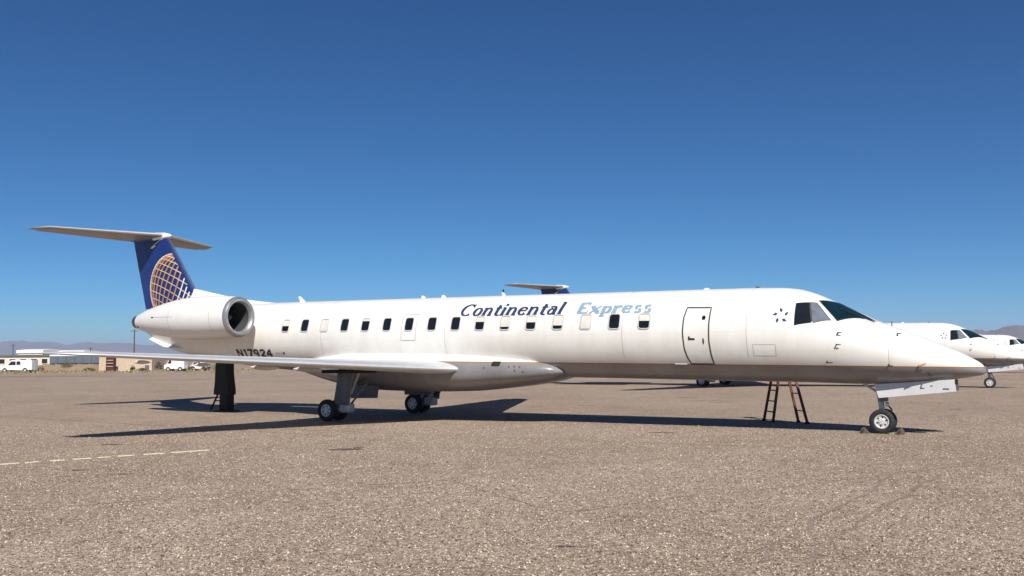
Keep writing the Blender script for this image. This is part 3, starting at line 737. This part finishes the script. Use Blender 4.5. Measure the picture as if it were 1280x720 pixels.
for sgn in (-1, 1):
    for k, (pl_, kind) in enumerate(emblem_strips()):
        wd = {0: .070, 1: .055, 2: .034, 3: .05}[kind]; off = .004+.0004*(k % 12); mb = MB(); A, B = [], []
        runs = []; 
        for i, p in enumerate(pl_):
            f_, y = fin_y(p[0], p[1]); ok = .065 < f_ < .985 and p[1] > 3.2 and np.linalg.norm(p-GC) <= GR*1.002
            if ok:
                t = pl_[min(i+1, len(pl_)-1)]-pl_[max(i-1, 0)]; t = t/np.linalg.norm(t); nr = np.array([-t[1], t[0]])*wd*.5
                a, b = p+nr, p-nr; A.append((a[0], sgn*(fin_y(*a)[1]+off), a[1])); B.append((b[0], sgn*(fin_y(*b)[1]+off), b[1]))
            if (not ok or i == len(pl_)-1):
                if len(A) > 1: mb.loft([A, B], (False, False), False)
                A, B = [], []
        if mb.f: mb.build('globe_line', {0: 'gold', 1: 'cream_print', 2: 'gold_pale', 3: 'cream_print'}[kind], fin, True)

# tailplane
tpl = lambda sgn: (lambda x, s, z, t: (x, sgn*s, z+t+(x+26.0+.0*s)*.075-(.0 if s < 0 else -.03*s)))
TSEC = [(0, -24.45, -26.45, 5.90, .10), (3.55, -26.02, -27.02, 5.90, .09), (3.72, -26.25, -27.1, 5.90, .07), (3.79, -26.55, -27.12, 5.90, .03)]
for sgn in (-1, 1):
    pl = tpl(sgn)
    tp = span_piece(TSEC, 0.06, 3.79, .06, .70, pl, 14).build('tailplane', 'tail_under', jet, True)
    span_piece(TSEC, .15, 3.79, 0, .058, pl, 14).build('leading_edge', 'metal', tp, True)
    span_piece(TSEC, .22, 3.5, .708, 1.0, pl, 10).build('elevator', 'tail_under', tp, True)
prof = [(0, .01), (-.12, .07), (-.4, .13), (-.9, .165)]
MB().revolve(prof, (-24.18, 0, 5.97), 'x', 20).build('bullet_fairing', 'white', jet, True)
MB().revolve([(-.9, .165), (-1.5, .17), (-2.1, .13), (-2.6, .05), (-2.7, .005)], (-24.18, 0, 5.97), 'x', 20).build('bullet_tail', 'fin_blue', jet, True)
# slanted white flash under the bullet
mb = MB()
for sgn in (-1, 1):
    q = [(-24.36, 5.90), (-24.62, 5.90), (-25.25, 5.55), (-25.12, 5.52)]
    mb = MB(); mb.add([(x, sgn*(fin_y(x, z)[1]+.006), z) for x, z in q], [(0, 1, 2, 3)]); mb.build('white_flash', 'white', fin, True)
# ventral strake
for sgn in (-1, 1):
    mb = MB(); mb.loft([[(-22.6, sgn*.60, 1.86), (-22.6, sgn*.62, 1.83), (-24.6, sgn*.35, 2.28), (-24.6, sgn*.33, 2.31)], [(-23.5, sgn*.80, 1.92), (-23.5, sgn*.80, 1.905), (-24.6, sgn*.56, 2.17), (-24.6, sgn*.56, 2.185)]])
    mb.build('strake', 'white', jet, True)

# landing gear (stands plumb on the ground)
def wheel(parent, c, r_, w_, side):
    ty = MB(); h = w_/2
    ty.revolve([(-h*.75, r_*.58), (-h, r_*.70), (-h*.98, r_*.84), (-h*.72, r_*.965), (-h*.3, r_), (h*.3, r_), (h*.72, r_*.965), (h*.98, r_*.84), (h, r_*.70), (h*.75, r_*.58)], c, 'y', 36)
    root = ty.build('wheel', 'tyre', parent)
    rm = MB(); rm.revolve([(-h*.74, r_*.585), (-h*.80, r_*.53), (-h*.45, r_*.47), (-h*.45, r_*.26), (-h*.70, r_*.22), (-h*.72, .004), ], c, 'y', 30)
    rm.revolve([(h*.74, r_*.585), (h*.80, r_*.53), (h*.45, r_*.47), (h*.45, r_*.26), (h*.70, r_*.22), (h*.72, .004), ], c, 'y', 30)
    rm.build('rim', 'rim', root)
    for k in range(6):
        a = 2*math.pi*k/6+.3; p = (c[0]+r_*.365*math.cos(a), c[1], c[2]+r_*.365*math.sin(a))
        MB().revolve([(-h*.46-.004, r_*.075), (h*.46+.004, r_*.075)], p, 'y', 10, (True, True)).build('rim_hole', 'dark', root)
    return root
ng = MB(); ng.tube((0, 0, .42), (-.10, 0, 1.35), .062, .075, 14); ng.tube((0, 0, .26), (0, 0, .45), .05, .05, 12); ng.tube((0, -.2, .285), (0, .2, .285), .035, None, 10)
ngr = ng.build('nose_gear', 'gear', jet)
MB().box((-.07, -.10, .72), (.12, .10, .92), 0, .02).build('steering_unit', 'gear_dark', ngr)
t = MB(); t.tube((.07, 0, .70), (.20, 0, .52), .02, .02, 8); t.tube((.20, 0, .52), (.05, 0, .36), .02, .02, 8); t.build('torque_link', 'gear_dark', ngr)
t = MB(); t.tube((.02, 0, .85), (-.6, 0, 1.25), .03, .03, 8); t.build('drag_brace', 'gear', ngr)
MB().revolve([(0, .055), (.07, .05), (.08, .01)], (.08, -.07, .66), 'x', 14, (True, True)).build('taxi_light', 'rim', ngr)
for sy in (-.17, .17): wheel(ngr, (0, sy, .275), .275, .15, 1 if sy > 0 else -1)
for sgn in (-1, 1):
    q = [(-.11, 1.11), (1.54, 1.255), (1.56, .995), (-.02, .81)]
    lo = [(x, sgn*(.30+.05*(1.2-z)), z-SHEAR*0+0) for x, z in q]; hi = [(x, sgn*(.335+.05*(1.2-z)), z) for x, z in q]
    d_o = MB(); d_o.loft([lo, hi]); dr = d_o.build('gear_door', 'door_grey', jet, True)
    if sgn < 0:
        MB().box((1.30, -.352, 1.035), (1.42, -.338, 1.055)).build('hinge', 'black', dr, True)
        MB().box((1.545, -.345, 1.15), (1.60, -.30, 1.25)).build('hinge', 'black', dr, True)
        MB().box((1.05, -.352, 1.10), (1.10, -.338, 1.112)).build('hinge', 'seam', dr, True)
for sgn in (-1, 1):
    y0 = sgn*2.05; mg = MB(); mg.tube((-14.08, y0, .36), (-13.95, y0, 1.60), .085, .105, 14)
    mgr = mg.build('main_gear', 'gear', jet)
    t = MB(); t.tube((-14.08, y0, .37), (-14.56, y0, .315), .075, .06, 12); t.tube((-14.56, y0-.30, .315), (-14.56, y0+.30, .315), .05, None, 12); t.build('trailing_link', 'gear', mgr)
    t = MB(); t.tube((-14.46, y0, .42), (-14.12, y0, 1.05), .05, .06, 12); t.build('shock_absorber', 'gear', mgr)
    t = MB(); t.tube((-13.30, y0, 1.12), (-13.98, y0, .42), .03, .03, 8); t.build('drag_brace', 'gear_dark', mgr)
    t = MB(); t.tube((-14.0, y0, .95), (-14.0, sgn*1.1, 1.25), .04, .04, 8); t.build('side_stay', 'gear_dark', mgr)
    MB().box((-14.24, y0-.16, .26), (-13.88, y0+.16, .52), 0, .04).build('pivot_block', 'gear', mgr)
    yo = y0+sgn*.16
    lo = [(x, yo, z) for x, z in ((-14.40, .50), (-13.86, .46), (-13.72, 1.42), (-14.22, 1.42))]; hi = [(p[0], yo+sgn*.03, p[2]) for p in lo]
    MB().loft([lo, hi]).build('leg_door', 'gear_dark', mgr)
    t = MB(); t.tube((-13.93, y0+sgn*.06, 1.45), (-14.02, y0+sgn*.10, .95), .016, None, 6); t.tube((-14.02, y0+sgn*.10, .95), (-14.20, y0+sgn*.11, .58), .016, None, 6); t.tube((-14.20, y0+sgn*.11, .58), (-14.50, y0+sgn*.10, .42), .016, None, 6); t.build('brake_hose', 'black', mgr)
    t = MB(); t.tube((-13.72, y0-sgn*.12, 1.40), (-13.98, y0-sgn*.08, .78), .045, .035, 10); t.build('retraction_jack', 'gear', mgr)
    for s in (-1, 1): MB().revolve([(-.05, .06), (-.05, .19), (.05, .19), (.05, .06)], (-14.58, y0+s*.115, .315), 'y', 20, (True, True)).build('brake_stack', 'gear_dark', mgr)
    t = MB(); lo = [(x, sgn*1.30, z) for x, z in ((-14.55, .62), (-13.55, .64), (-13.5, 1.0), (-14.6, 1.0))]; t.loft([lo, [(p[0], p[1]+sgn*.02, p[2]) for p in lo]]); t.build('well_door', 'gear_dark', mgr)
    t = MB(); t.box((-14.7, min(sgn*1.45, sgn*2.45), 1.375), (-13.45, max(sgn*1.45, sgn*2.45), 1.47), 0, .03); t.build('wheel_well', 'dark', mgr)
    for s in (-1, 1): wheel(mgr, (-14.58, y0+s*.24, .315), .315, .19, s)

# two more of the same type behind
J2 = copy_tree(jet); J2.location = (.44, 31.0, 0)
J3 = copy_tree(jet); J3.location = (1.55, 71.7, 0)
tag(jet, 'nearest white regional jet with whole length in view and blue lettering above its windows', 'airplane', 'jets parked in a row')
tag(J2, 'middle white jet of the row, its nose and cockpit past the nearest nose', 'airplane', 'jets parked in a row')
tag(J3, 'farthest white jet, only its cockpit showing at the right edge', 'airplane', 'jets parked in a row')

# ------------------------------------------------------------------ ladder, tail stand, chocks
ld = empty('step_ladder', (-2.85, 2.5, .004))
tag(ld, 'dark red folding step ladder standing open behind the nearest jet by its front door', 'ladder')
wv = np.array([.37, -.48, 0]); wv /= np.linalg.norm(wv)
def lad(foot, top, parts, w0, w1, rungs, nm):
    foot = np.array(foot); top = np.array(top)
    for s in (-1, 1):
        a = foot+wv*s*w0; b = top+wv*s*w1
        mb = MB(); d = Vector(b-a).normalized(); u = d.cross(Vector(wv)).normalized(); v = Vector(wv)
        rg_ = lambda c, k: [Vector(c)+u*p*k+v*q for p, q in ((-.035, -.013), (.035, -.013), (.035, .013), (-.035, .013))]
        mb.loft([rg_(a, 1), rg_(b, 1)]); mb.build('rail', 'ladder', ld)
        f_ = MB(); f_.box((a[0]-.05, a[1]-.03, 0), (a[0]+.05, a[1]+.03, .05), 0, .01); f_.build('foot', 'black', ld)
    for t in rungs:
        c = foot+(top-foot)*t; ww = w0+(w1-w0)*t-.012
        mb = MB()
        if nm == 'step':
            p, q = c-wv*ww, c+wv*ww; n_ = np.array([-wv[1], wv[0], 0])
            mb.loft([[p-n_*.04-[0, 0, .012], p+n_*.04-[0, 0, .012], p+n_*.04+[0, 0, .012], p-n_*.04+[0, 0, .012]], [q-n_*.04-[0, 0, .012], q+n_*.04-[0, 0, .012], q+n_*.04+[0, 0, .012], q-n_*.04+[0, 0, .012]]])
        else: mb.tube(c-wv*ww, c+wv*ww, .014, None, 8)
        mb.build(nm, 'ladder', ld)
lad((-.46, .12, .02), (-.09, .03, 1.92), ld, .31, .18, [.13, .28, .43, .58, .73, .88], 'step')
lad((.50, -.11, .02), (.07, -.01, 1.90), ld, .27, .17, [.16, .4, .64, .86], 'cross_bar')
mb = MB(); p = np.array([-.01, .01, 1.93]); mb.box((-.16, -.2, 1.90), (.14, .22, 1.96), 0, .015); mb.build('top_cap', 'ladder', ld)
t = MB(); t.tube((-.25, .07, 1.1), (.22, -.05, 1.1), .010, None, 6); t.build('spreader_bar', 'ladder', ld)

st = empty('tail_stand', (-21.2, 0, .004))
tag(st, 'black tail support stand under the rear fuselage of the nearest jet', 'stand')
t = MB(); t.box((-.20, -.17, 0.02), (.20, .17, .64), 0, .03); t.build('post', 'black', st)
mb = MB(); rr = []
for z, a, b in ((.58, -.48, .27), (.75, -.47, .27), (1.0, -.43, .22), (1.35, -.42, .17), (1.66, -.40, .16)):
    rr.append([(a+.05, -.2, z), (b-.05, -.2, z), (b, -.14, z), (b, .14, z), (b-.05, .2, z), (a+.05, .2, z), (a, .14, z), (a, -.14, z)])
mb.loft(rr); mb.build('padded_cover', 'black', st)
mb = MB(); mb.tube((-.42, 0, .62), (-.80, 0, .02), .035, .03, 8); mb.build('brace_leg', 'black', st)
mb = MB(); mb.tube((-.55, 0, .36), (-.15, 0, .38), .02, .02, 8); mb.build('tie_bar', 'black', st)
mb = MB(); mb.box((-.34, -.3, 0), (.34, .3, .04), 0, .01); mb.build('base_plate', 'black', st)
mb = MB(); mb.box((-.38, -.16, 1.66), (.12, .16, 1.73), 0, .015); mb.build('saddle', 'black', st)

for k, x in enumerate((-.36, .36)):
    s = 1 if x > 0 else -1
    o = empty('wheel_chock', (x, -.17, .004))
    mb = MB(); lo = [(-.09, -.14, 0), (.09, -.14, 0), (.09*.2*s+.05*s, -.14, .13), (.02*s, -.14, .14)]
    prof = [(-.10*s, 0), (.10*s, 0), (.085*s, .06), (.05*s, .125), (.02*s, .125)]
    mb.loft([[(px, -.15, pz) for px, pz in prof], [(px, .15, pz) for px, pz in prof]]); b = mb.build('wedge', 'chock', o)
    r2 = MB(); r2.tube((.03*s, -.15, .08), (.03*s, -.21, .05), .012, None, 8); r2.build('rope_loop', 'black', o)
    tag(o, ['dark wheel chock behind the nose wheel, on the ladder side', 'dark wheel chock in front of the nose wheel, toward the nose tip'][k], 'chock', 'nose wheel chocks')

# ------------------------------------------------------------------ background on the left
vx = np.array([rt[0], rt[1]]); vx /= np.linalg.norm(vx); RZ = math.atan2(vx[1], vx[0])       # faces the apron
def spot(px, depth, z=0.0):
    d = ray(px, 446.0); d = d/np.dot(d, fw); p = CAM+d*depth; return (p[0], p[1], z)
def W(px, depth): return px*depth/FPX
def building(name, px0, px1, depth, h, dp, wall, roofm, label, over=.25, pitch=.0, rt_h=.25, cat='building', openings=()):
    o = empty(name, spot((px0+px1)/2, depth), RZ); w_ = W(px1-px0, depth)
    MB().box((-w_/2, 0, 0), (w_/2, dp, h)).build('wall', wall, o)
    mb = MB(); x0, x1, y0, y1 = -w_/2-over, w_/2+over, -over, dp+over
    mb.loft([[(x0, y0, h), (x0, (y0+y1)/2, h), (x0, y1, h), (x0, y1, h+rt_h), (x0, (y0+y1)/2, h+rt_h+pitch), (x0, y0, h+rt_h)],
             [(x1, y0, h), (x1, (y0+y1)/2, h), (x1, y1, h), (x1, y1, h+rt_h), (x1, (y0+y1)/2, h+rt_h+pitch), (x1, y0, h+rt_h)]])
    mb.build('roof', roofm, o)
    for (a, b, z0, z1, nm, mt) in openings:
        f = MB(); f.box((a-.08, -.06, z0-.08), (b+.08, -.004, z1+.08)).build(nm, 'cream_print', o)
        MB().box((a, -.09, z0), (b, -.062, z1)).build('pane', mt, o.children[-1])
    tag(o, label, cat); return o
building('low_building', -40, 64, 232, 3.0, 8, 'cream_wall', 'roof_dark', 'long low cream building with dark flat roof behind the white pickup', .4, 0, .35,
         openings=[(-8+2.7*i, -6.6+2.7*i, 1.2, 2.3, 'window', 'car_glass') for i in range(7)])
building('white_shed', 22, 53, 282, 4.2, 12, 'cream_wall', 'roof_white', 'white shed with a dark window strip rising behind the cream building', .3, .4, .9,
         openings=[(-1.2, 1.6, 3.0, 3.7, 'window', 'car_glass')])
building('white_roofed_shed', 66, 104, 292, 4.1, 12, 'roof_white', 'roof_white', 'long white roofed shed behind the blue trailer', .3, .3, .8)
tb = building('stucco_building', 124, 190, 152, 2.55, 6, 'stucco', 'stucco', 'small tan stucco building seen under the wing tip', .12, 0, .22,
         openings=[(3.2, 4.0, .05, 1.0, 'vent_panel', 'roof_dark')])
# dark red rack leaning against the building
rk = empty('pallet_rack', spot(137.5, 149.5), RZ)
w_ = W(9, 149.5)
for s in (-1, 1): MB().box((s*w_/2-.05, 0, 0), (s*w_/2+.05, .9, 2.3)).build('upright', 'rust', rk)
for z in (.75, 1.25, 1.75, 2.25): MB().box((-w_/2+.052, 0, z), (w_/2-.052, .9, z+.10)).build('shelf', 'stucco', rk)
MB().box((-w_/2+.052, .86, .1), (w_/2-.052, .9, 2.3)).build('back_panel', 'rust', rk)
for z, hh in ((.05, .62), (.87, .22), (1.37, .25), (1.86, .3)): MB().box((-w_/2+.1, .1, z), (w_/2-.1, .8, z+hh)).build('box', 'rust', rk)
tag(rk, 'dark red stacked rack standing against the tan building', 'rack')

# semi trailer
tr = empty('box_trailer', spot(93.5, 190), RZ); w_ = W(63, 190)
k = 6
for i in range(k):
    a = -w_/2+w_*i/k; MB().box((a+.03, 0, 1.25), (a+w_/k-.03, 2.5, 2.75)).build('side_panel', 'trailer_blue', tr)
MB().box((-w_/2-.02, -.03, 2.752), (w_/2+.02, 2.53, 3.05)).build('roof', 'roof_white', tr)
MB().box((-w_/2, .1, 1.0), (w_/2, 2.4, 1.247)).build('chassis', 'black', tr)
for x in (-w_*.38, -w_*.28, w_*.3, w_*.4): MB().revolve([(-.14, .2), (-.14, .5), (.14, .5), (.14, .2)], (x, .35, .5), 'y', 20, (True, True)).build('wheel', 'tyre', tr)
tag(tr, 'slate blue box trailer with white roof behind the dirt berm', 'trailer')

# vehicles
def vehicle(name, px0, px1, depth, label, body, cab_rows, wheels, wr, glassq, facing=1, wid=1.9, cat='vehicle', group=None):
    o = empty(name, spot((px0+px1)/2, depth), RZ + (0 if facing > 0 else math.pi)); L = W(px1-px0, depth)
    rings = []
    for y, ins in ((0, .06), (.10, 0), (wid-.10, 0), (wid, .06)):
        rings.append([((x-.5)*L*(1-ins*.1), y-wid/2, z if z < .6 else z-ins*.5) for x, z in body])
    MB().loft(rings).build('body', 'van', o)
    for q in glassq:
        for s in (-1, 1):
            yy = s*(wid/2+.004)
            MB().loft([[((x-.5)*L, yy, z) for x, z in q], [((x-.5)*L, yy+s*.012, z) for x, z in q]]).build('side_glass', 'car_glass', o)
    for x in wheels:
        for s in (-1, 1):
            c = ((x-.5)*L, s*(wid/2-.10), wr)
            wh = MB().revolve([(-.12, wr*.55), (-.12, wr), (.12, wr), (.12, wr*.55)], c, 'y', 22, (False, False)).build('wheel', 'tyre', o)
            MB().revolve([(-.10, wr*.56), (-.10, .01), (.10, .01), (.10, wr*.56)], c, 'y', 16).build('rim', 'rim', wh)
    for s in (-.6, .6):
        MB().box((-.5*L-.015, s*wid*.55-.12, .70), (-.5*L+.03, s*wid*.55+.12, .88)).build('headlight', 'rim', o)
    MB().box((-.5*L-.06, -wid/2+.05, .38), (-.5*L+.02, wid/2-.05, .58)).build('bumper', 'black', o)
    tag(o, label, cat, group); return o
pick = [(0, .40), (1, .40), (1, 1.95), (.42, 1.98), (.36, 1.90), (.24, 1.16), (.02, .98), (0, .80)]
vehicle('work_van', 2, 44, 146, 'white van with low hood parked at the far left edge of the apron', pick, None, (.20, .80), .36, [[(.29, 1.16), (.52, 1.16), (.52, 1.74), (.385, 1.74)], [(.545, 1.2), (.66, 1.2), (.66, 1.74), (.545, 1.74)]])
van = [(0, .38), (1, .38), (1, 1.9), (.25, 1.95), (.12, 1.15), (0, 1.0)]
vehicle('panel_van', 208, 233, 146, 'white panel van under the near wing, right of the tan building', van, None, (.2, .8), .34, [[(.17, 1.2), (.36, 1.2), (.36, 1.72), (.26, 1.72)]], 1, 1.9, 'van')
car = [(0, .32), (1, .32), (1, .95), (.90, 1.0), (.78, 1.48), (.42, 1.50), (.28, 1.0), (.02, .86)]
vehicle('parked_car', 240, 261, 150, 'white car under the near wing, closest to the black tail stand', car, None, (.2, .8), .33, [[(.33, 1.0), (.55, 1.0), (.55, 1.38), (.43, 1.38)], [(.57, 1.0), (.84, 1.0), (.76, 1.38), (.57, 1.38)]], -1, 1.8, 'car')

# utility poles
def pole(px, depth, h, label):
    o = empty('utility_pole', spot(px, depth), RZ)
    MB().tube((0, 0, 0), (0, 0, h), .16, .11, 10).build('post', 'wood', o)
    for z in (h-.5,):
        MB().box((-.8, -.2, z), (.8, -.1, z+.12)).build('crossarm', 'wood', o)
        for x in (-.7, .7): MB().revolve([(0, .05), (.1, .07), (.2, .04)], (x, -.15, z+.14), 'z', 8, (True, True)).build('insulator', 'dull_metal', o)
    tag(o, label, 'pole', 'utility poles')
pole(16, 262, 6.6, 'leftmost wooden utility pole above the cream building')
pole(113, 265, 5.6, 'short wooden utility pole above the blue trailer')
pole(167.5, 205, 8.7, 'tallest wooden utility pole above the wing tip, left of the engine')

# dirt berm with dry grass
bm_ = MB(); rr = []
for i in range(22):
    t = i/21; px = 40+(128-40)*t; hgt = 1.15*min(1, math.sin(math.pi*t)*3.2)*(1+.10*math.sin(i*1.9)); c = spot(px, 158)
    d = np.array([fw[0], fw[1]]); d /= np.linalg.norm(d)
    rr.append([(c[0]+d[0]*k_, c[1]+d[1]*k_, max(-.1, hgt*q_)) for k_, q_ in ((-5, -.1), (-3, .35), (-1.2, .85), (0, 1), (2, .95), (5, .4), (8, -.1))])
bm_.loft(rr, (False, False), False); structure(bm_.build('berm', 'berm', sharp=80))
gr = MB()
for i in range(700):
    px = random.uniform(-60, 320); dp = random.uniform(128, 150) if random.random() < .7 else random.uniform(150, 168)
    if 120 < px < 200 and dp > 147: continue
    c = spot(px, dp); h = random.uniform(.12, .42); a = random.uniform(0, 3.14)
    base = 0
    if 44 < px < 124 and dp > 153:
        k_ = dp-158; q_ = np.interp(k_, [-5, -3, -1.2, 0, 2, 5, 8], [-.1, .35, .85, 1, .95, .4, -.1]); base = max(0, q_*1.1)
    dx, dy = math.cos(a)*.16, math.sin(a)*.16
    lx, ly = random.uniform(-.1, .1), random.uniform(-.1, .1)
    gr.add([(c[0]-dx, c[1]-dy, base), (c[0]+dx, c[1]+dy, base), (c[0]+dx*.3+lx, c[1]+dy*.3+ly, base+h), (c[0]-dx*.6+lx, c[1]-dy*.6+ly, base+h*.8)], [(0, 1, 2, 3)])
go = gr.build('dry_grass', 'grass'); go['kind'] = 'stuff'; go['label'] = 'dry grass along the far edge of the apron'; go['category'] = 'grass'

def shrub(px, depth, h, wd, label, base=0):
    o = empty('desert_shrub', spot(px, depth, base), random.uniform(0, 6))
    mb = MB()
    for k in range(6):
        a = random.uniform(0, 6.28); mb.tube((0, 0, 0), (math.cos(a)*wd*.35, math.sin(a)*wd*.35, h*random.uniform(.5, .8)), .03, .01, 5)
    mb.build('stem', 'twig', o)
    mb = MB()
    for k in range(260):
        a = random.uniform(0, 6.28); e = math.acos(random.uniform(-.1, 1)); q = random.uniform(.45, 1.0)*(1+.22*math.sin(3*a+depth))
        p = Vector((math.cos(a)*math.sin(e)*wd*.5*q, math.sin(a)*math.sin(e)*wd*.5*q, h*.2+h*.75*math.cos(e)*q))
        s = random.uniform(.05, .13); u = Vector((random.gauss(0, 1), random.gauss(0, 1), random.gauss(0, 1))).normalized(); v = u.orthogonal().normalized()
        mb.add([p-u*s, p+v*s*.6, p+u*s, p-v*s*.6], [(0, 1, 2, 3)])
    mb.build('crown', 'leaf', o)
    tag(o, label, 'shrub', 'shrubs along the apron edge')
shrub(50, 152, 1.2, 2.0, 'olive shrub just right of the white van')
shrub(84, 156, 1.3, 2.4, 'olive shrub on the left of the berm', .55)
shrub(112, 151, .7, 2.2, 'low wide olive shrub at the right end of the berm')
shrub(166, 147, .9, .8, 'narrow dark shrub before the middle of the tan building')
shrub(178, 148, .6, 1.6, 'low shrub against the right part of the tan building')
shrub(199, 150, 1.9, 1.5, 'tall shrub at the right corner of the tan building')
shrub(236, 148, 1.0, 1.7, 'shrub between the white panel van and the white car')
shrub(256, 143, .7, 1.8, 'low shrub in front of the white car')
shrub(270, 150, 1.1, 2.0, 'olive shrub right of the white car, left of the tail stand')
shrub(284, 146, .8, 2.0, 'rightmost low shrub behind the tail stand')

# ------------------------------------------------------------------ air between here and the hills
hz = MB(); hz.box((-14500, -14500, -1.5), (14500, 14500, 255)); ho = hz.build('haze', 'dirt')
hm = bpy.data.materials.new('haze_air'); hm.use_nodes = True; t_ = hm.node_tree; t_.nodes.clear()
o_ = t_.nodes.new('ShaderNodeOutputMaterial'); pv = t_.nodes.new('ShaderNodeVolumePrincipled')
pv.inputs['Density'].default_value = 1.4e-4; pv.inputs['Color'].default_value = (.64, .75, 1.0, 1); pv.inputs['Anisotropy'].default_value = 0.0
t_.links.new(pv.outputs[0], o_.inputs['Volume'])
ho.data.materials.clear(); ho.data.materials.append(hm); ho['kind'] = 'stuff'; ho['label'] = 'thin blue haze over the desert basin'; ho['category'] = 'haze'
